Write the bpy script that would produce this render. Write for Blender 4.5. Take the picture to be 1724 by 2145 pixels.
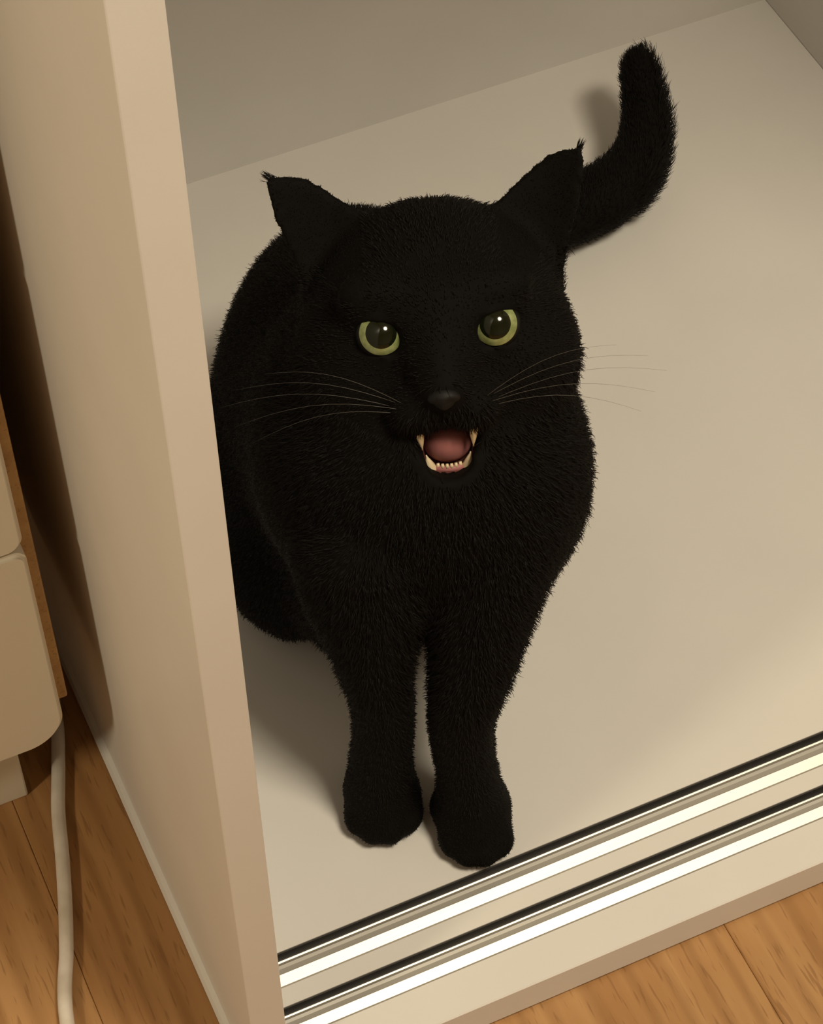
import bpy, bmesh, math, random
import numpy as np
from mathutils import Vector, Matrix

for o in list(bpy.data.objects):
    bpy.data.objects.remove(o)
SC = bpy.context.scene
COL = SC.collection
random.seed(4)
rng = np.random.default_rng(7)

# ------------------------------------------------------------------ camera
CAM_POS = Vector((0.0, 0.0, 1.0))
CAM_R = ((0.9108, -0.4127, -0.0111), (-0.3320, -0.7161, -0.6140), (0.2454, 0.5629, -0.7892))  # right, down, forward
cd = bpy.data.cameras.new('camera')
cam = bpy.data.objects.new('camera', cd)
COL.objects.link(cam)
SC.camera = cam
r_, d_, f_ = [Vector(v).normalized() for v in CAM_R]
M = Matrix((r_, -d_, -f_)).transposed().to_4x4()
M.translation = CAM_POS
cam.matrix_world = M
cd.sensor_fit = 'VERTICAL'
cd.sensor_height = 24.0
cd.lens = 5032.26 / 2145.0 * 24.0
cd.clip_start = 0.02
cd.clip_end = 50

# ------------------------------------------------------------------ world, lamps, exposure
w = bpy.data.worlds.new('world')
SC.world = w
w.use_nodes = True
w.node_tree.nodes['Background'].inputs[0].default_value = (1.0, 0.83, 0.62, 1)
w.node_tree.nodes['Background'].inputs[1].default_value = 0.05


def area(name, loc, target, size, power, color):
    l = bpy.data.lights.new(name, 'AREA')
    l.shape = 'DISK'
    l.size = size
    l.energy = power
    l.color = color
    o = bpy.data.objects.new(name, l)
    COL.objects.link(o)
    o.location = loc
    o.rotation_euler = (Vector(target) - Vector(loc)).to_track_quat('-Z', 'Y').to_euler()
    return o


WARM = (1.0, 0.875, 0.655)
WARM_SIDE = (1.0, 0.86, 0.60)
area('ceiling_light', (0.62, -0.20, 1.95), (0.42, 0.65, 0.0), 0.50, 29.0, WARM)
area('side_light', (-1.50, -0.07, 1.40), (0.1, 0.5, 0.2), 0.20, 13.8, WARM_SIDE)

SC.view_settings.view_transform = 'Standard'
SC.view_settings.look = 'None'
SC.view_settings.gamma = 1.0
SC.view_settings.use_curve_mapping = False
SC.view_settings.exposure = 0.0


# ------------------------------------------------------------------ materials
def mat(name, color, rough=0.5, metal=0.0, spec=0.5, coat=0.0, coat_rough=0.1):
    m = bpy.data.materials.new(name)
    m.use_nodes = True
    b = m.node_tree.nodes['Principled BSDF']
    b.inputs['Base Color'].default_value = (*color, 1)
    b.inputs['Roughness'].default_value = rough
    b.inputs['Metallic'].default_value = metal
    b.inputs['Specular IOR Level'].default_value = spec
    b.inputs['Coat Weight'].default_value = coat
    b.inputs['Coat Roughness'].default_value = coat_rough
    return m, m.node_tree, b


def noise_bump(nt, b, scale, strength, dist=0.001, coords='Object', stretch=(1, 1, 1)):
    tc = nt.nodes.new('ShaderNodeTexCoord')
    mp = nt.nodes.new('ShaderNodeMapping')
    mp.inputs['Scale'].default_value = stretch
    nz = nt.nodes.new('ShaderNodeTexNoise')
    nz.inputs['Scale'].default_value = scale
    nz.inputs['Detail'].default_value = 4
    bp = nt.nodes.new('ShaderNodeBump')
    bp.inputs['Strength'].default_value = strength
    bp.inputs['Distance'].default_value = dist
    nt.links.new(tc.outputs[coords], mp.inputs[0])
    nt.links.new(mp.outputs[0], nz.inputs['Vector'])
    nt.links.new(nz.outputs['Fac'], bp.inputs['Height'])
    nt.links.new(bp.outputs[0], b.inputs['Normal'])
    return nz


def tone(nt, b, c1, c2, scale):
    tc = nt.nodes.new('ShaderNodeTexCoord')
    nz = nt.nodes.new('ShaderNodeTexNoise')
    nz.inputs['Scale'].default_value = scale
    nz.inputs['Detail'].default_value = 3
    cr = nt.nodes.new('ShaderNodeValToRGB')
    cr.color_ramp.elements[0].position = 0.35
    cr.color_ramp.elements[1].position = 0.65
    cr.color_ramp.elements[0].color = (*c1, 1)
    cr.color_ramp.elements[1].color = (*c2, 1)
    nt.links.new(tc.outputs['Object'], nz.inputs['Vector'])
    nt.links.new(nz.outputs['Fac'], cr.inputs[0])
    nt.links.new(cr.outputs[0], b.inputs['Base Color'])


M_WHITE, nt, b = mat('white_melamine', (0.74, 0.72, 0.69), 0.38, spec=0.4)
tone(nt, b, (0.73, 0.71, 0.685), (0.755, 0.735, 0.705), 14)
noise_bump(nt, b, 900, 0.06, 0.0004)
M_DRAWER, nt, b = mat('cream_lacquer', (0.74, 0.70, 0.62), 0.5, spec=0.35)
tone(nt, b, (0.76, 0.72, 0.63), (0.78, 0.74, 0.65), 20)
M_WALL, nt, b = mat('wall_paint', (0.66, 0.62, 0.56), 0.9)
noise_bump(nt, b, 300, 0.1)
M_ALU, nt, b = mat('satin_aluminium', (0.66, 0.63, 0.58), 0.50, 1.0)
noise_bump(nt, b, 260, 0.12, 0.0005, stretch=(0.05, 1, 1))
M_ALU_DULL, nt, b = mat('dull_aluminium', (0.46, 0.44, 0.41), 0.20, 1.0)
noise_bump(nt, b, 260, 0.2, 0.0005, stretch=(0.05, 1, 1))
M_CHAN, nt, b = mat('grey_channel_finish', (0.40, 0.38, 0.345), 0.4, 0.15)
noise_bump(nt, b, 260, 0.15, 0.0005, stretch=(0.05, 1, 1))
M_SLOT, nt, b = mat('dark_slot', (0.10, 0.095, 0.09), 0.4, 0.6)
M_CORD, nt, b = mat('white_cord_plastic', (0.78, 0.73, 0.66), 0.45)
tone(nt, b, (0.66, 0.60, 0.52), (0.80, 0.75, 0.68), 60)


def wood(name, light, dark, fleck, sx, rough):
    m, nt, b = mat(name, light, rough, spec=0.4)
    N = nt.nodes
    L = nt.links
    tc = N.new('ShaderNodeTexCoord')
    oi = N.new('ShaderNodeObjectInfo')
    add = N.new('ShaderNodeVectorMath')
    mul = N.new('ShaderNodeMath')
    mul.operation = 'MULTIPLY'
    mul.inputs[1].default_value = 7.3
    L.new(oi.outputs['Random'], mul.inputs[0])
    L.new(tc.outputs['Object'], add.inputs[0])
    L.new(mul.outputs[0], add.inputs[1])
    mp = N.new('ShaderNodeMapping')
    mp.inputs['Scale'].default_value = (sx, sx * 0.09, sx)
    L.new(add.outputs[0], mp.inputs[0])
    n1 = N.new('ShaderNodeTexNoise')
    n1.inputs['Scale'].default_value = 1.0
    n1.inputs['Detail'].default_value = 5
    n1.inputs['Distortion'].default_value = 0.6
    L.new(mp.outputs[0], n1.inputs['Vector'])
    cr = N.new('ShaderNodeValToRGB')
    e = cr.color_ramp.elements
    e[0].position = 0.36
    e[0].color = (*dark, 1)
    e[1].position = 0.66
    e[1].color = (*light, 1)
    L.new(n1.outputs['Fac'], cr.inputs[0])
    # broad cathedral bands
    mp3 = N.new('ShaderNodeMapping')
    mp3.inputs['Scale'].default_value = (22, 2.2, 22)
    L.new(add.outputs[0], mp3.inputs[0])
    wv = N.new('ShaderNodeTexWave')
    wv.inputs['Scale'].default_value = 0.9
    wv.inputs['Distortion'].default_value = 7.0
    wv.inputs['Detail'].default_value = 3
    wv.inputs['Detail Scale'].default_value = 0.8
    L.new(mp3.outputs[0], wv.inputs['Vector'])
    mxw = N.new('ShaderNodeMix')
    mxw.data_type = 'RGBA'
    mxw.blend_type = 'MULTIPLY'
    mxw.inputs['Factor'].default_value = 0.45
    crw = N.new('ShaderNodeValToRGB')
    crw.color_ramp.elements[0].color = (0.62, 0.56, 0.50, 1)
    crw.color_ramp.elements[1].color = (1, 1, 1, 1)
    crw.color_ramp.elements[1].position = 0.55
    L.new(wv.outputs['Fac'], crw.inputs[0])
    L.new(cr.outputs[0], mxw.inputs[6])
    L.new(crw.outputs[0], mxw.inputs[7])
    # short pores
    mp2 = N.new('ShaderNodeMapping')
    mp2.inputs['Scale'].default_value = (620, 60, 620)
    L.new(add.outputs[0], mp2.inputs[0])
    n2 = N.new('ShaderNodeTexNoise')
    n2.inputs['Scale'].default_value = 1.0
    n2.inputs['Detail'].default_value = 1
    L.new(mp2.outputs[0], n2.inputs['Vector'])
    cr2 = N.new('ShaderNodeValToRGB')
    e = cr2.color_ramp.elements
    e[0].position = 0.60
    e[0].color = (0, 0, 0, 1)
    e[1].position = 0.70
    e[1].color = (0.45, 0.45, 0.45, 1)
    L.new(n2.outputs['Fac'], cr2.inputs[0])
    mx = N.new('ShaderNodeMix')
    mx.data_type = 'RGBA'
    L.new(cr2.outputs[0], mx.inputs['Factor'])
    L.new(mxw.outputs[2], mx.inputs[6])
    mx.inputs[7].default_value = (*fleck, 1)
    L.new(mx.outputs[2], b.inputs['Base Color'])
    bp = N.new('ShaderNodeBump')
    bp.inputs['Strength'].default_value = 0.12
    bp.inputs['Distance'].default_value = 0.0005
    bp.invert = True
    L.new(cr2.outputs[0], bp.inputs['Height'])
    L.new(bp.outputs[0], b.inputs['Normal'])
    return m


M_FLOOR = wood('floor_wood', (0.47, 0.262, 0.110), (0.38, 0.195, 0.074), (0.19, 0.085, 0.030), 60, 0.42)
M_OAK = wood('oak_carcass', (0.52, 0.31, 0.12), (0.42, 0.235, 0.085), (0.24, 0.11, 0.035), 70, 0.5)

M_FUR, nt, b = mat('black_fur_skin', (0.0042, 0.0035, 0.0030), 0.8, spec=0.10)
M_HAIR, nt, b = mat('black_hair', (0.0048, 0.0038, 0.0032), 0.55, spec=0.18)
M_NOSE, nt, b = mat('black_nose_leather', (0.007, 0.0065, 0.006), 0.6, spec=0.25)
M_MOUTH, nt, b = mat('mouth_lining_pink', (0.20, 0.075, 0.062), 0.45, spec=0.4)
M_TONGUE, nt, b = mat('tongue_pink', (0.42, 0.165, 0.165), 0.5, spec=0.3)
M_TOOTH, nt, b = mat('tooth_ivory', (0.80, 0.66, 0.44), 0.3, coat=0.3)
M_EYE, nt, b = mat('eye_dark', (0.01, 0.01, 0.008), 0.4, spec=0.2)
M_PUPIL, nt, b = mat('pupil_black', (0.007, 0.009, 0.003), 0.10, spec=0.35, coat=0.3, coat_rough=0.10)
M_IRIS, nt, b = mat('iris_green', (0.34, 0.40, 0.13), 0.2, coat=0.8, coat_rough=0.05)
tone(nt, b, (0.20, 0.25, 0.09), (0.38, 0.43, 0.19), 240)
M_WHISKER, nt, b = mat('whisker_grey', (0.10, 0.092, 0.08), 0.4)


# ------------------------------------------------------------------ helpers
def link(name, me, m, parent=None, loc=(0, 0, 0)):
    o = bpy.data.objects.new(name, me)
    COL.objects.link(o)
    if m is not None:
        me.materials.append(m)
    o.location = loc
    if parent is not None:
        o.parent = parent
    return o


def root_of(o):
    v = Vector((0, 0, 0))
    while o is not None:
        v += Vector(o.location)
        o = o.parent
    return v


def bm_obj(name, bm, m, parent=None, smooth=False):
    """bm is in world coordinates; the mesh is stored relative to the parent's origin"""
    if parent is not None:
        bmesh.ops.translate(bm, vec=-root_of(parent), verts=bm.verts)
    bmesh.ops.recalc_face_normals(bm, faces=bm.faces)
    me = bpy.data.meshes.new(name)
    bm.to_mesh(me)
    bm.free()
    if smooth:
        for p in me.polygons:
            p.use_smooth = True
    return link(name, me, m, parent)


def box(lo, hi, bevel=0.0, seg=2):
    bm = bmesh.new()
    bmesh.ops.create_cube(bm, size=1.0)
    for v in bm.verts:
        v.co = Vector([(lo[i] + hi[i]) / 2 + v.co[i] * (hi[i] - lo[i]) for i in range(3)])
    if bevel:
        bmesh.ops.bevel(bm, geom=list(bm.edges), offset=bevel, segments=seg, profile=0.5, affect='EDGES')
    return bm


def extrude_x(profile, x0, x1):
    """closed (y, z) profile drawn along x"""
    bm = bmesh.new()
    a = [bm.verts.new((x0, y, z)) for y, z in profile]
    c = [bm.verts.new((x1, y, z)) for y, z in profile]
    n = len(profile)
    for i in range(n):
        bm.faces.new((a[i], a[(i + 1) % n], c[(i + 1) % n], c[i]))
    bm.faces.new(a[::-1])
    bm.faces.new(c)
    return bm


def tube(points, radii, seg=10):
    bm = bmesh.new()
    pts = [Vector(p) for p in points]
    rings = []
    up = Vector((0, 0, 1))
    for i, p in enumerate(pts):
        t = (pts[min(i + 1, len(pts) - 1)] - pts[max(i - 1, 0)]).normalized()
        s = t.cross(up)
        if s.length < 1e-4:
            s = t.cross(Vector((1, 0, 0)))
        s.normalize()
        n = s.cross(t)
        r = radii[i] if hasattr(radii, '__len__') else radii
        rings.append([bm.verts.new(p + (s * math.cos(2 * math.pi * k / seg) + n * math.sin(2 * math.pi * k / seg)) * r) for k in range(seg)])
    for a, c in zip(rings, rings[1:]):
        for k in range(seg):
            bm.faces.new((a[k], a[(k + 1) % seg], c[(k + 1) % seg], c[k]))
    bm.faces.new(rings[0][::-1])
    bm.faces.new(rings[-1])
    return bm


def catmull(pts, n):
    P = [np.array(p, float) for p in pts]
    P = [2 * P[0] - P[1]] + P + [2 * P[-1] - P[-2]]
    out = []
    for i in range(1, len(P) - 2):
        for k in range(n):
            t = k / n
            out.append(0.5 * (2 * P[i] + (P[i + 1] - P[i - 1]) * t + (2 * P[i - 1] - 5 * P[i] + 4 * P[i + 1] - P[i + 2]) * t * t
                              + (-P[i - 1] + 3 * P[i] - 3 * P[i + 1] + P[i + 2]) * t ** 3))
    out.append(P[-2])
    return out


def thing(name, label, cat, loc):
    o = bpy.data.objects.new(name, None)
    o.empty_display_size = 0.05
    COL.objects.link(o)
    o.location = loc
    o['label'] = label
    o['category'] = cat
    return o


def tag(o, label, cat):
    o['label'] = label
    o['category'] = cat
    return o


def struct(o):
    o['kind'] = 'structure'
    return o


# ------------------------------------------------------------------ room
FZ = -0.025           # floor surface; z = 0 is the top of the wardrobe's bottom board
floor = struct(bm_obj('floor', box((-2.2, -2.2, FZ - 0.06), (2.2, 1.16, FZ - 0.012)), M_FLOOR))
PW = 0.1433
x = 0.0645 - PW * 3
i = 0
joints = [0.20, -0.55, 0.31, -0.34, 0.02, -0.62, 0.12, -0.2]
while x < 0.9:
    ys = [-1.0, joints[i % 8], 1.15]
    for y0, y1 in zip(ys, ys[1:]):
        bm = box((x + 0.0001, y0 + 0.0001, FZ - 0.012), (x + PW - 0.0001, y1 - 0.0001, FZ))
        es = [e for e in bm.edges if all(abs(v.co.z - FZ) < 1e-5 for v in e.verts)]
        bmesh.ops.bevel(bm, geom=es, offset=0.0004, segments=1, affect='EDGES')
        pl = bm_obj('floor_plank', bm, M_FLOOR, floor)
    x += PW
    i += 1
struct(bm_obj('wall_back', box((-2.2, 1.06, FZ - 0.012), (2.2, 1.16, 2.5)), M_WALL))
struct(bm_obj('wall_left', box((-2.3, -2.2, FZ - 0.012), (-2.2, 1.16, 2.5)), M_WALL))
struct(bm_obj('wall_right', box((2.2, -2.2, FZ - 0.012), (2.3, 1.16, 2.5)), M_WALL))
struct(bm_obj('wall_front', box((-2.2, -2.3, FZ - 0.012), (2.2, -2.2, 2.5)), M_WALL))
struct(bm_obj('ceiling', box((-2.2, -2.2, 2.5), (2.2, 1.16, 2.6)), M_WALL))

# ------------------------------------------------------------------ wardrobe
XL0, XL1 = 0.1171, 0.1329       # left side board, outer and inner face
XR0, XR1 = 0.6825, 0.6985
YF, YFP, YB = 0.4407, 0.4518, 0.9925
wr = thing('wardrobe', 'open white wardrobe with two metal door tracks, a black cat sitting inside', 'wardrobe', (0.408, 0.72, FZ))
bm_obj('side_panel', box((XL0, YFP, FZ + 0.001), (XL1, YB + 0.012, 2.05), 0.0006), M_WHITE, wr)
bm_obj('side_panel', box((XR0, YFP, FZ + 0.001), (XR1, YB + 0.012, 2.05), 0.0006), M_WHITE, wr)
bm_obj('back_panel', box((XL1, YB, FZ + 0.001), (XR0, YB + 0.006, 2.05)), M_WHITE, wr)
bm_obj('added_shade_shelf', box((XL1 + 0.0002, 0.458, 0.90), (XR0 - 0.0002, YB - 0.0005, 0.916), 0.0006), M_WHITE, wr)  # unseen shelf, added to shade the back of the bottom board
bm_obj('top_panel', box((XL1, YFP, 2.03), (XR0, YB, 2.05)), M_WHITE, wr)
# bottom board with two routed slots for the tracks
BT = -0.0225
prof = [(YF + 0.0008, BT), (YF, BT + 0.0008), (YF, -0.0008), (YF + 0.0008, 0.0),
        (0.4612, 0.0), (0.4612, -0.009), (0.4776, -0.009), (0.4776, 0.0),
        (0.4868, 0.0), (0.4868, -0.009), (0.5043, -0.009), (0.5043, 0.0),
        (YB, 0.0), (YB, BT)]
bm_obj('bottom_panel', extrude_x(prof, XL1 + 0.0002, XR0 - 0.0002), M_WHITE, wr)
bm_obj('plinth', box((XL1, YF + 0.03, FZ + 0.001), (XR0, YF + 0.045, BT)), M_WHITE, wr)
# narrow edge strip along the foot of the outer side board
bm = bmesh.new()
pf = [(XL0, FZ + 0.0005), (XL0 - 0.0035, FZ + 0.0005), (XL0 - 0.0035, FZ + 0.0015), (XL0 - 0.0022, FZ + 0.0042), (XL0, FZ + 0.0058)]
a = [bm.verts.new((px, YFP, pz)) for px, pz in pf]
c = [bm.verts.new((px, YB, pz)) for px, pz in pf]
for k in range(5):
    bm.faces.new((a[k], a[(k + 1) % 5], c[(k + 1) % 5], c[k]))
bm.faces.new(a)
bm.faces.new(c[::-1])
bm_obj('edge_strip', bm, M_WHITE, wr)
# the two aluminium tracks: dark slot, thin rounded rib, shallow grey channel, wide sloping lip
for yb, ye in ((0.50405, 0.48695), (0.47735, 0.46135)):
    k = (yb - ye) / 0.0171
    Y = lambda d: yb - d * k
    tr = bm_obj('door_track', extrude_x([(Y(0.0), -0.0088), (Y(0.0), -0.0068), (Y(0.0171), -0.0068), (Y(0.0171), -0.0088)], XL1 + 0.0004, XR0 - 0.0004), M_ALU_DULL, wr)
    bm_obj('track_slot', extrude_x([(Y(0.0), -0.0067), (Y(0.0), -0.0002), (Y(0.0007), -0.0002), (Y(0.0007), -0.0062), (Y(0.0042), -0.0062), (Y(0.0042), -0.0067)],
                                   XL1 + 0.0004, XR0 - 0.0004), M_SLOT, tr)
    bm_obj('track_rib', extrude_x([(Y(0.0043), -0.0067), (Y(0.0043), 0.0002), (Y(0.0046), 0.0005), (Y(0.0054), 0.0002), (Y(0.0057), -0.0005), (Y(0.0057), -0.0067)],
                                  XL1 + 0.0004, XR0 - 0.0004), M_ALU, tr)
    bm_obj('track_channel', extrude_x([(Y(0.0058), -0.0067), (Y(0.0058), -0.0012), (Y(0.0074), -0.0016), (Y(0.0096), -0.0015), (Y(0.0113), -0.0014), (Y(0.0113), -0.0067)],
                                      XL1 + 0.0004, XR0 - 0.0004), M_CHAN, tr)
    bm_obj('track_lip', extrude_x([(Y(0.0114), -0.0067), (Y(0.0114), 0.0016), (Y(0.0118), 0.0020), (Y(0.0166), 0.0003), (Y(0.0171), -0.0002), (Y(0.0171), -0.0067)],
                                  XL1 + 0.0004, XR0 - 0.0004), M_ALU, tr)


# ------------------------------------------------------------------ dresser
def rounded_slab(x0, x1, z0, z1, y0, y1, r_lo, r_hi, bev):
    bm = bmesh.new()
    pts = []
    for cx, cz, a0, r in ((x1, z1, 0, r_hi), (x0, z1, 90, r_hi), (x0, z0, 180, r_lo), (x1, z0, 270, r_lo)):
        sx = -1 if cx == x1 else 1
        sz = -1 if cz == z1 else 1
        for k in range(17):
            a = math.radians(a0 + 90 * k / 16)
            pts.append((cx + sx * r + r * math.cos(a), cz + sz * r + r * math.sin(a)))
    f = bm.faces.new([bm.verts.new((px, y0, pz)) for px, pz in pts])
    ret = bmesh.ops.extrude_face_region(bm, geom=[f])
    for v in ret['geom']:
        if isinstance(v, bmesh.types.BMVert):
            v.co.y = y1
    bm.normal_update()
    es = [e for e in bm.edges if all(abs(v.co.y - y0) < 1e-6 for v in e.verts)]
    bmesh.ops.bevel(bm, geom=es, offset=bev, segments=3, affect='EDGES')
    return bm


dr = thing('dresser', 'cream chest of drawers with rounded fronts and oak sides standing left of the wardrobe', 'dresser', (-0.11, 0.80, FZ))
bm_obj('carcass', box((-0.33, 0.6222, 0.084), (0.0986, 1.0, 0.56), 0.001), M_OAK, dr)
for z0, z1, rl, rh in ((0.0700, 0.2112, 0.019, 0.006), (0.2126, 0.3700, 0.008, 0.006), (0.3714, 0.5300, 0.006, 0.008)):
    bm_obj('drawer_front', rounded_slab(-0.325, 0.0926, z0, z1, 0.610, 0.6220, rl, rh, 0.0018), M_DRAWER, dr)
for lx0, lx1, ly in ((0.020, 0.0729, 0.6488), (-0.305, -0.252, 0.6488), (0.020, 0.0729, 0.94), (-0.305, -0.252, 0.94)):
    bm_obj('leg', box((lx0, ly, FZ), (lx1, ly + 0.045, 0.084), 0.001), M_DRAWER, dr)

# ------------------------------------------------------------------ cord
cz = FZ + 0.0036
cp = [(0.02, 0.30, cz), (0.036, 0.44, cz), (0.0491, 0.5221, cz), (0.0614, 0.5583, cz), (0.0685, 0.5801, cz), (0.0759, 0.6053, cz), (0.0829, 0.6316, cz),
      (0.0920, 0.6577, cz), (0.1000, 0.6841, cz), (0.1050, 0.72, cz), (0.1068, 0.80, cz), (0.1070, 0.95, cz)]
tag(bm_obj('cord', tube(catmull(cp, 8), 0.0035, 12), M_CORD, None, True), 'thick white power cord lying on the wooden floor beside the dresser', 'cord')


# ------------------------------------------------------------------ cat
def nrm(v):
    v = np.array(v, float)
    return v / np.linalg.norm(v)


CAT = np.array((0.262, 0.64, 0.0))
cat = thing('cat', 'sitting black cat with green eyes looking up and meowing on the wardrobe bottom', 'cat', tuple(CAT))
LAT = nrm((0.9108, -0.4127, 0))        # across the cat, towards its left
FWD = nrm((-0.4127, -0.9108, 0))       # the way it faces
# head frame
EYES = np.array((0.2745, 0.5988, 0.272))
D = nrm(np.array((0, 0, 1.0)) - EYES)
r0 = np.array((0.9108, -0.4127, -0.0111))
u0 = np.array((0.3320, 0.7161, 0.6140))
ROLL, PITCH = math.radians(4.8), math.radians(22)
HR = nrm(r0 * math.cos(ROLL) + u0 * math.sin(ROLL))
U1 = nrm(np.cross(D, HR))
if U1[2] < 0:
    U1 = -U1
HF = D * math.cos(PITCH) - U1 * math.sin(PITCH)
HU = U1 * math.cos(PITCH) + D * math.sin(PITCH)
HR = np.cross(HF, HU)
if HR[0] < 0:
    HR = -HR
HM = np.stack([HR, HU, HF])            # rows
HC = EYES - 0.042 * HF - 0.008 * HU


def hd(r, u, f):
    return HC + r * HR + u * HU + f * HF


# --- signed-distance modelling grid
RES = 0.0019
LO = np.array((0.150, 0.480, -0.004))
HI = np.array((0.580, 0.950, 0.335))
NX, NY, NZ = [int(math.ceil((HI[i] - LO[i]) / RES)) for i in range(3)]
AX = [(LO[i] + RES * np.arange(n)).astype(np.float32) for i, n in enumerate((NX, NY, NZ))]
F = np.full((NX, NY, NZ), 0.04, np.float32)


def window(lo, hi):
    sl = []
    for i in range(3):
        a = max(0, int((lo[i] - LO[i]) / RES))
        c = min((NX, NY, NZ)[i], int((hi[i] - LO[i]) / RES) + 2)
        sl.append(slice(a, c))
    g = [AX[i][sl[i]] for i in range(3)]
    return tuple(sl), g[0][:, None, None], g[1][None, :, None], g[2][None, None, :]


def combine(sl, d, k, op):
    a = F[sl]
    if op == 'add':
        h = np.maximum(k - np.abs(a - d), 0) / k
        F[sl] = np.minimum(a, d) - h * h * k * 0.25
    else:
        d = -d
        h = np.maximum(k - np.abs(a - d), 0) / k
        F[sl] = np.maximum(a, d) + h * h * k * 0.25


def ell(c, rad, frame=None, k=0.012, op='add'):
    c = np.asarray(c, float)
    rad = np.asarray(rad, float)
    fr = np.eye(3) if frame is None else np.asarray(frame)
    m = rad.max() + k + 0.012
    sl, X, Y, Z = window(c - m, c + m)
    x, y, z = X - c[0], Y - c[1], Z - c[2]
    q = [(x * fr[i][0] + y * fr[i][1] + z * fr[i][2]).astype(np.float32) for i in range(3)]
    k0 = np.sqrt(sum((q[i] / rad[i]) ** 2 for i in range(3)))
    k1 = np.sqrt(sum((q[i] / rad[i] ** 2) ** 2 for i in range(3))) + 1e-6
    combine(sl, (k0 * (k0 - 1) / k1).astype(np.float32), k, op)


def cone(a, c, ra, rc, k=0.012, op='add'):
    a = np.asarray(a, float)
    c = np.asarray(c, float)
    m = max(ra, rc) + k + 0.012
    sl, X, Y, Z = window(np.minimum(a, c) - m, np.maximum(a, c) + m)
    ab = c - a
    L2 = (ab ** 2).sum()
    t = np.clip(((X - a[0]) * ab[0] + (Y - a[1]) * ab[1] + (Z - a[2]) * ab[2]) / L2, 0, 1)
    dx, dy, dz = X - a[0] - t * ab[0], Y - a[1] - t * ab[1], Z - a[2] - t * ab[2]
    combine(sl, (np.sqrt(dx * dx + dy * dy + dz * dz) - (ra + t * (rc - ra))).astype(np.float32), k, op)


def chain(pts, rads, k=0.012, n=5):
    P = catmull(pts, n)
    Rr = catmull([(r, 0, 0) for r in rads], n)
    for i in range(len(P) - 1):
        cone(P[i], P[i + 1], Rr[i][0], Rr[i + 1][0], k if i == 0 else 0.004)


BF = np.stack([LAT, (0, 0, 1), FWD])
def rotf(fr, axis, deg):
    m = np.array(Matrix.Rotation(math.radians(deg), 3, Vector(axis)))
    return np.stack([m @ v for v in fr])


# trunk: rump, back, chest, neck
ell((0.283, 0.712, 0.098), (0.070, 0.102, 0.090), rotf(BF, LAT, -14), 0.02)
ell((0.272, 0.640, 0.165), (0.064, 0.080, 0.072), rotf(BF, LAT, -10), 0.04)
ell((0.276, 0.600, 0.166), (0.064, 0.070, 0.050), BF, 0.03)
ell((0.244, 0.634, 0.066), (0.024, 0.030, 0.032), BF, 0.03)
cone((0.280, 0.620, 0.19), HC - 0.01 * HF - 0.012 * HU, 0.058, 0.046, 0.03)
# haunches with knee and hind paw
for s, kx in ((-1, 1.0), (1, 1.0)):
    c = np.array((0.286, 0.697, 0.062)) + LAT * s * 0.050
    ell(c, (0.030, 0.056, 0.062), BF, 0.025)
    kn = c + FWD * 0.034 - LAT * s * 0.006 + np.array((0, 0, -0.022))
    ell(kn, (0.027, 0.030, 0.036), BF, 0.03)
    hp = np.array((0.286, 0.700, 0.0)) + LAT * s * 0.042 + FWD * 0.030
    cone(hp - FWD * 0.045 + np.array((0, 0, 0.016)), hp + FWD * 0.02 + np.array((0, 0, 0.014)), 0.016, 0.014, 0.012)
# front legs
LEGS = []
for side, P, rr, paw in ((-1, [(0.2225, 0.5545, 0.018), (0.2245, 0.5555, 0.045), (0.2270, 0.557, 0.080), (0.2262, 0.563, 0.116), (0.234, 0.585, 0.162)], (0.0150, 0.0130, 0.0132, 0.0165, 0.034), (0.2248, 0.5572)),
                         (1, [(0.2585, 0.5285, 0.018), (0.2575, 0.5310, 0.045), (0.2560, 0.535, 0.085), (0.2672, 0.546, 0.118), (0.2880, 0.578, 0.168)], (0.0150, 0.0130, 0.0140, 0.0192, 0.036), (0.2605, 0.5275))):
    chain(P, rr, 0.02)
    pc = np.array((paw[0], paw[1], 0.0))
    ell(pc + np.array((0, 0, 0.0135)), (0.0158, 0.0135, 0.021), BF, 0.010)
    for j, (lx, fy, tr) in enumerate(((-0.0118, 0.0120, 0.0062), (-0.0042, 0.0175, 0.0068), (0.0042, 0.0175, 0.0068), (0.0118, 0.0120, 0.0062))):
        ell(pc + LAT * lx + FWD * fy + np.array((0, 0, 0.0078)), (tr, 0.0076, 0.0095), BF, 0.0035)
# tail
TAIL = [(0.315, 0.775, 0.045), (0.360, 0.826, 0.026), (0.420, 0.850, 0.024), (0.4764, 0.8552, 0.024), (0.5010, 0.8590, 0.025), (0.5190, 0.8650, 0.028),
        (0.5320, 0.8760, 0.033), (0.5400, 0.8890, 0.041), (0.5437, 0.9015, 0.051), (0.5462, 0.9120, 0.0585), (0.5474, 0.9155, 0.0620)]
chain(TAIL, (0.026, 0.021, 0.0175, 0.0170, 0.0168, 0.0152, 0.0134, 0.0116, 0.0100, 0.0082, 0.0062), 0.02)

# head
ell(hd(0, 0.003, -0.006), (0.047, 0.040, 0.044), HM, 0.025)
for s in (-1, 1):
    ell(hd(s * 0.032, -0.017, 0.010), (0.026, 0.024, 0.027), HM, 0.016)
    ell(hd(s * 0.022, 0.0215, 0.030), (0.017, 0.0085, 0.009), rotf(HM, HF, s * 6), 0.014)
cone(hd(0, 0.008, 0.034), hd(0, -0.011, 0.054), 0.0145, 0.0105, 0.014)
for s in (-1, 1):
    ell(hd(s * 0.0105, -0.0225, 0.046), (0.0135, 0.0098, 0.0125), HM, 0.006)
cone(hd(0, -0.044, 0.010), hd(0, -0.0560, 0.0345), 0.022, 0.0100, 0.014)
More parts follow.
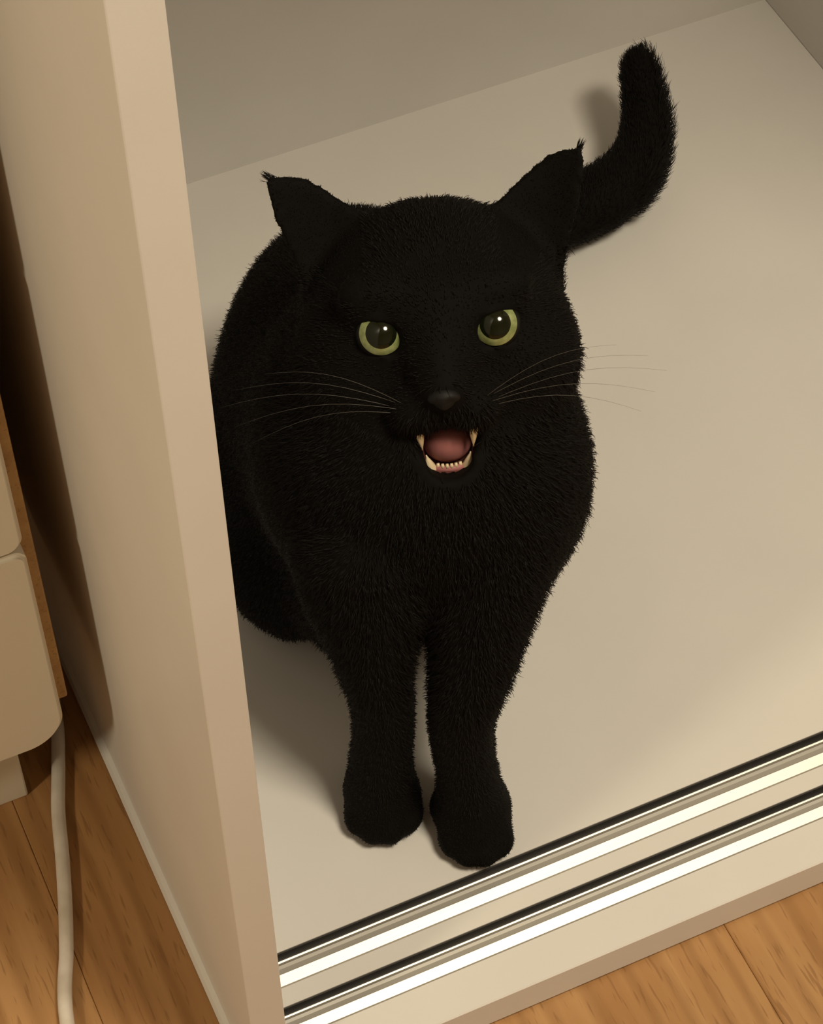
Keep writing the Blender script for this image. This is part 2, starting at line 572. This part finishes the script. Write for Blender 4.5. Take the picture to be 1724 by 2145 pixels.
# eye sockets and mouth
for s in (-1, 1):
    ell(hd(s * 0.0235, 0.0062, 0.0445), (0.0084, 0.0076, 0.0090), rotf(HM, HF, s * 8), 0.003, 'sub')
def ball_part(c, rad, n, h, k):
    c = np.asarray(c, float)
    m = rad + 0.02
    sl, X, Y, Z = window(c - m, c + m)
    d = np.sqrt((X - c[0]) ** 2 + (Y - c[1]) ** 2 + (Z - c[2]) ** 2) - rad
    pl = h - ((X - c[0]) * n[0] + (Y - c[1]) * n[1] + (Z - c[2]) * n[2])
    combine(sl, np.maximum(d, pl).astype(np.float32), k, 'add')


def eye_centre(s):
    return hd(s * 0.0235, 0.0066, 0.0335)


for s in (-1, 1):      # upper and lower lids wrap the eyeball
    ang = math.radians(5) * s
    n_up = nrm(U1 * math.cos(ang) - HR * math.sin(ang))
    ball_part(eye_centre(s), 0.0122, n_up, 0.0045, 0.002)
    ball_part(eye_centre(s), 0.0118, -U1, 0.0090, 0.002)
MC = hd(0, -0.0435, 0.044)
MFR = HM
ell(hd(0, -0.0395, 0.044), (0.0132, 0.0074, 0.0210), HM, 0.002, 'sub')
ell(hd(0, -0.0375, 0.050), (0.0122, 0.0050, 0.0160), HM, 0.002, 'sub')
ell(hd(0, -0.0478, 0.040), (0.0104, 0.0070, 0.0190), HM, 0.003, 'sub')

# ears: thin cupped shells with the outline of each ear
def ear(poly, rc, f0, slope, cup, th):
    poly = np.array(poly, float)
    c3 = hd(poly[:, 0].mean(), poly[:, 1].mean(), f0 - 0.005)
    sl, X, Y, Z = window(c3 - 0.055, c3 + 0.055)
    x, y, z = X - HC[0], Y - HC[1], Z - HC[2]
    q = [(x * HM[i][0] + y * HM[i][1] + z * HM[i][2]).astype(np.float32) for i in range(3)]
    r, u, f = q
    d2 = np.full(r.shape, 1e9, np.float32)
    inside = np.zeros(r.shape, bool)
    n = len(poly)
    for i in range(n):
        a, c = poly[i], poly[(i + 1) % n]
        ex, ey = c - a
        wx, wy = r - a[0], u - a[1]
        t = np.clip((wx * ex + wy * ey) / (ex * ex + ey * ey), 0, 1)
        d2 = np.minimum(d2, (wx - ex * t) ** 2 + (wy - ey * t) ** 2)
        cond = ((a[1] <= u) != (c[1] <= u)) & (r < (c[0] - a[0]) * (u - a[1]) / (c[1] - a[1] + 1e-12) + a[0])
        inside ^= cond
    dp = np.sqrt(d2) * np.where(inside, -1, 1)
    fs = f0 + slope * (u - 0.03) + cup * (r - rc) ** 2
    dth = np.abs(f - fs) - th
    combine(sl, (np.maximum(dp, dth)).astype(np.float32), 0.006, 'add')


EAR_R = [(0.020, 0.034), (0.030, 0.0425), (0.0424, 0.052), (0.0519, 0.0588), (0.0602, 0.0620), (0.0666, 0.0632), (0.0668, 0.0560), (0.0640, 0.040), (0.0585, 0.023), (0.0545, 0.006), (0.040, -0.004), (0.028, 0.010)]
EAR_L = [(-0.020, 0.034), (-0.0307, 0.0440), (-0.0383, 0.0490), (-0.0496, 0.0575), (-0.0600, 0.0605), (-0.0672, 0.0612), (-0.0664, 0.0550), (-0.0650, 0.044), (-0.0605, 0.030), (-0.0545, 0.006), (-0.040, -0.004), (-0.028, 0.010)]
ear(EAR_R, 0.044, -0.016, -0.18, 14.0, 0.0022)
ear(EAR_L, -0.044, -0.016, -0.18, 14.0, 0.0022)

# keep everything above the board
sl, X, Y, Z = window(LO, HI)
F = np.maximum(F, (0.0004 - Z).astype(np.float32))


def surface_nets(F):
    s = F < 0
    nx, ny, nz = F.shape
    c = s[:-1, :-1, :-1].astype(np.int8)
    tot = np.zeros((nx - 1, ny - 1, nz - 1), np.int8)
    for dx in (0, 1):
        for dy in (0, 1):
            for dz in (0, 1):
                tot += s[dx:nx - 1 + dx, dy:ny - 1 + dy, dz:nz - 1 + dz]
    act = np.argwhere((tot > 0) & (tot < 8))
    idx = np.full((nx - 1, ny - 1, nz - 1), -1, np.int64)
    idx[tuple(act.T)] = np.arange(len(act))
    acc = np.zeros((len(act), 3))
    cnt = np.zeros(len(act))
    corners = [(a, b_, c_) for a in (0, 1) for b_ in (0, 1) for c_ in (0, 1)]
    val = {k: F[act[:, 0] + k[0], act[:, 1] + k[1], act[:, 2] + k[2]].astype(float) for k in corners}
    for k in corners:
        for ax in range(3):
            if k[ax] == 0:
                k2 = tuple(1 if i == ax else k[i] for i in range(3))
                v0, v1 = val[k], val[k2]
                cr = (v0 < 0) != (v1 < 0)
                t = v0[cr] / (v0[cr] - v1[cr])
                p = np.tile(np.array(k, float), (cr.sum(), 1))
                p[:, ax] += t
                acc[cr] += p
                cnt[cr] += 1
    V = (act + acc / cnt[:, None]) * RES + LO
    Q = []
    for ax in range(3):
        o1, o2 = [(1, 2), (2, 0), (0, 1)][ax]
        sa = np.moveaxis(s, (ax, o1, o2), (0, 1, 2))
        ia = np.moveaxis(idx, (ax, o1, o2), (0, 1, 2))
        cr = sa[:-1, 1:-1, 1:-1] != sa[1:, 1:-1, 1:-1]
        e = np.argwhere(cr)
        i_, j_, k_ = e[:, 0], e[:, 1] + 1, e[:, 2] + 1
        q = np.stack([ia[i_, j_ - 1, k_ - 1], ia[i_, j_, k_ - 1], ia[i_, j_, k_], ia[i_, j_ - 1, k_]], 1)
        flip = ~sa[i_, j_, k_]
        q[flip] = q[flip][:, ::-1]
        Q.append(q)
    return V, np.concatenate(Q)


V, Q = surface_nets(F)
Q = Q[(Q >= 0).all(1)]
# light smoothing
for it in range(3):
    acc = np.zeros_like(V)
    cnt = np.zeros(len(V))
    for k in range(4):
        np.add.at(acc, Q[:, k], V[Q[:, (k + 1) % 4]])
        np.add.at(acc, Q[:, (k + 1) % 4], V[Q[:, k]])
        np.add.at(cnt, Q[:, k], 1)
        np.add.at(cnt, Q[:, (k + 1) % 4], 1)
    V = V * 0.5 + 0.5 * acc / np.maximum(cnt, 1)[:, None]
me = bpy.data.meshes.new('body')
me.from_pydata((V - CAT).tolist(), [], Q.tolist())
me.polygons.foreach_set('use_smooth', np.ones(len(Q), bool))
body = link('body', me, M_FUR, cat)
me.materials.append(M_MOUTH)
FC = V[Q].mean(1)
ml = (FC - MC) @ HM.T
inm = ((ml / np.array((0.0140, 0.0125, 0.0245))) ** 2).sum(1) < 1.0
inm &= ml[:, 2] + 0.30 * ml[:, 1] < -0.004
me.polygons.foreach_set('material_index', inm.astype(np.int32))
me.update()

# --- eyes
def cap(center, axis, rad, a0, a1, seg=40, rings=8):
    """spherical zone from polar angle a0 to a1 around axis"""
    bm = bmesh.new()
    axis = Vector(axis).normalized()
    s = axis.orthogonal().normalized()
    t = axis.cross(s)
    R = []
    for i in range(rings + 1):
        a = a0 + (a1 - a0) * i / rings
        if a < 1e-6:
            R.append([bm.verts.new(Vector(center) + axis * rad)])
        else:
            R.append([bm.verts.new(Vector(center) + axis * rad * math.cos(a) + (s * math.cos(2 * math.pi * k / seg) + t * math.sin(2 * math.pi * k / seg)) * rad * math.sin(a)) for k in range(seg)])
    for a, c in zip(R, R[1:]):
        for k in range(seg):
            if len(a) == 1:
                bm.faces.new((a[0], c[k], c[(k + 1) % seg]))
            else:
                bm.faces.new((a[k], c[k], c[(k + 1) % seg], a[(k + 1) % seg]))
    return bm


for s in (-1, 1):
    ec = eye_centre(s)
    g = nrm(np.array((0, 0, 1.0)) - ec)
    ey = bm_obj('eye', cap(ec, g, 0.0106, 0, math.pi, 40, 20), M_EYE, cat, True)
    ir = bm_obj('iris', cap(ec, g, 0.01075, math.asin(0.0060 / 0.0106), math.asin(0.0089 / 0.0106)), M_IRIS, ey, True)
    ir['label'] = 'yellow-green ring of the eye'
    bm_obj('pupil', cap(ec + 0.0006 * g, g, 0.0103, 0, math.asin(0.0064 / 0.0103)), M_PUPIL, ey, True)


def blob(c, rad, frame, sub=3):
    bm = bmesh.new()
    bmesh.ops.create_icosphere(bm, subdivisions=sub, radius=1.0)
    fr = np.asarray(frame)
    for v in bm.verts:
        p = np.array(v.co) * np.array(rad)
        v.co = Vector(c + p[0] * fr[0] + p[1] * fr[1] + p[2] * fr[2])
    return bm


# nose leather: a rounded triangle with two nostrils
bm = blob(hd(0, -0.0125, 0.0625), (0.0068, 0.0048, 0.0040), HM)
for v in bm.verts:
    l = (np.array(v.co) - hd(0, -0.0125, 0.0625)) @ HM.T
    if l[1] < 0:
        l[0] *= 1 + l[1] / 0.0048 * 0.65
    for s in (-1, 1):
        dd = math.hypot(l[0] - s * 0.0034, l[1] + 0.0006)
        if dd < 0.0018 and l[2] > 0:
            l[2] -= 0.0012
    v.co = Vector(hd(0, -0.0125, 0.0625) + l @ HM)
bm_obj('nose', bm, M_NOSE, cat, True)

# mouth: tongue, lower gum with incisors, four fangs
bm = blob(hd(0, -0.0445, 0.0335), (0.0104, 0.0088, 0.0120), rotf(HM, HR, -25))
bm_obj('tongue', bm, M_TONGUE, cat, True)
gum = bm_obj('lower_gum', tube([hd(q * 0.0066, -0.0533, 0.0420 - 0.0022 * q * q) for q in np.linspace(-1, 1, 9)], [0.0012] + [0.0015] * 7 + [0.0012], 10), M_TONGUE, cat, True)
for q in np.linspace(-0.78, 0.78, 6):
    p = hd(q * 0.0060, -0.0526, 0.0425 - 0.0022 * q * q)
    bm_obj('incisor', tube([p, p + 0.0018 * HU], [0.0009, 0.0006], 8), M_TOOTH, gum, True)


def fang(base, tip, bend, r):
    P = catmull([base, (np.array(base) + np.array(tip)) / 2 + bend, tip], 5)
    n = len(P)
    return tube(P, [max(0.0003, r * (1 - (i / (n - 1)) ** 1.6)) for i in range(n)], 12)


for s in (-1, 1):
    f = bm_obj('fang', fang(hd(s * 0.0112, -0.0320, 0.0490), hd(s * 0.0106, -0.0410, 0.0480), 0.0005 * HF, 0.0019), M_TOOTH, cat, True)
    f['label'] = 'upper ivory fang'
    f = bm_obj('fang', fang(hd(s * 0.0076, -0.0540, 0.0405), hd(s * 0.0093, -0.0462, 0.0420), 0.0004 * HF, 0.0026), M_TOOTH, cat, True)
    f['label'] = 'lower ivory fang'

# whiskers
for s in (-1, 1):
    for j, (dr_, du, ln) in enumerate(((1.0, 0.42, 0.062), (1.0, 0.26, 0.070), (1.0, 0.16, 0.074), (1.0, 0.06, 0.072), (1.0, -0.05, 0.064))):
        b0 = hd(s * (0.015 + 0.0022 * (j % 3)), -0.0185 - 0.0020 * (j // 2), 0.053 - 0.002 * (j % 3))
        dirv = nrm(s * dr_ * HR + du * HU + 0.10 * HF)
        P = [b0 + dirv * ln * t - 0.012 * t * t * HF + 0.006 * math.sin(3 * t) * HU - 0.008 * t * t * HU for t in np.linspace(0, 1, 10)]
        bm_obj('whisker', tube(P, [0.00011 * (1 - 0.75 * t) for t in np.linspace(0, 1, 10)], 5), M_WHISKER, cat, True)

# --- fur: short strands rooted on the body, longer on chest, haunches and tail
tri = np.concatenate([Q[:, [0, 1, 2]], Q[:, [0, 2, 3]]])
fm = np.concatenate([inm, inm])
tri = tri[~fm]
A, B_, C_ = V[tri[:, 0]], V[tri[:, 1]], V[tri[:, 2]]
nn = np.cross(B_ - A, C_ - A)
ar = np.linalg.norm(nn, axis=1)
NH = 150000
pick = rng.choice(len(tri), NH, p=ar / ar.sum())
u, v = rng.random(NH), rng.random(NH)
fl = u + v > 1
u[fl], v[fl] = 1 - u[fl], 1 - v[fl]
P0 = A[pick] + (B_ - A)[pick] * u[:, None] + (C_ - A)[pick] * v[:, None]
N0 = nn[pick] / ar[pick][:, None]
hl = (P0 - HC) @ HM.T
dh = np.linalg.norm(hl, axis=1)
length = np.full(NH, 0.0048)
flow = np.tile(np.array((0.0, 0.0, -1.0)) * 0.6 - FWD * 0.3, (NH, 1))
head = dh < 0.062
length[head] = 0.0030
earm = (np.abs(hl[:, 0]) > 0.028) & (hl[:, 1] > 0.022)
face = head & (hl[:, 2] > 0.025)
length[face] = 0.0020
hf = hl[head] * np.array((1.0, 0.7, 0.0))
hf = hf / (np.linalg.norm(hf, axis=1)[:, None] + 1e-6)
flow[head] = hf @ HM - 0.5 * HF
length[earm & (dh < 0.10)] = 0.0009
flow[earm & (dh < 0.10)] = HU + 0.2 * HR
legm = (P0[:, 1] < 0.575) & (P0[:, 2] < 0.10)
length[legm] = 0.0026
pawm = (P0[:, 1] < 0.575) & (P0[:, 2] < 0.032)
length[pawm] = 0.0014
tailm = P0[:, 0] > 0.40
length[tailm] = 0.0038
flow[tailm] = np.array((0.45, 0.75, 0.3))
tsel = tailm & (P0[:, 0] > 0.51) & (N0[:, 0] > 0.2)
length[tsel] = 0.0080
length *= rng.uniform(0.6, 1.25, NH)
low = P0[:, 2] < 0.006
keep = ~low
# strands stay out of eyes and mouth
for s in (-1, 1):
    keep &= np.linalg.norm(P0 - hd(s * 0.0235, 0.0072, 0.040), axis=1) > 0.0112
keep &= ~((((hl - np.array((0, -0.0435, 0.047))) / np.array((0.0150, 0.0120, 0.03))) ** 2).sum(1) < 1)
keep &= ~((((hl - np.array((0, -0.0125, 0.0625))) / np.array((0.0085, 0.0062, 0.009))) ** 2).sum(1) < 1)
P0, N0, flow, length = P0[keep], N0[keep], flow[keep], length[keep]
flow -= N0 * (flow * N0).sum(1)[:, None]
flow /= np.linalg.norm(flow, axis=1)[:, None] + 1e-6
jit = rng.normal(0, 0.22, P0.shape)
d0 = N0 * 0.55 + flow * 0.85 + jit
d0 /= np.linalg.norm(d0, axis=1)[:, None]
d1 = N0 * 0.15 + flow * 1.0 + jit
d1 /= np.linalg.norm(d1, axis=1)[:, None]
K0 = P0 - N0 * 0.0006
K1 = P0 + d0 * (length * 0.5)[:, None]
K2 = K1 + d1 * (length * 0.5)[:, None]
K1[:, 2] = np.maximum(K1[:, 2], 0.0006)
K2[:, 2] = np.maximum(K2[:, 2], 0.0006)
# small tufts at the ear tips
for tip, out in ((hd(-0.0660, 0.0602, -0.0190), nrm(-0.8 * HR + 0.55 * HU)), (hd(0.0657, 0.0622, -0.0190), nrm(0.35 * HR + 0.9 * HU))):
    for k in range(40):
        b0 = tip - 0.0018 * out + rng.normal(0, 0.0006, 3)
        dd = nrm(out + rng.normal(0, 0.12, 3))
        ln = rng.uniform(0.0028, 0.0052)
        K0 = np.vstack([K0, b0 - 0.001 * dd])
        K1 = np.vstack([K1, b0 + 0.5 * ln * dd])
        K2 = np.vstack([K2, b0 + ln * dd])
n = len(K0)
hc = bpy.data.hair_curves.new('fur')
hc.add_curves([3] * n)
pos = np.stack([K0, K1, K2], 1) - CAT
hc.attributes['position'].data.foreach_set('vector', pos.astype(np.float32).ravel())
ra = hc.attributes.get('radius') or hc.attributes.new('radius', 'FLOAT', 'POINT')
ra.data.foreach_set('value', np.tile(np.array((0.00016, 0.00012, 0.00004), np.float32), n))
fur = bpy.data.objects.new('fur', hc)
COL.objects.link(fur)
hc.materials.append(M_HAIR)
fur.parent = cat
fur['kind'] = 'stuff'
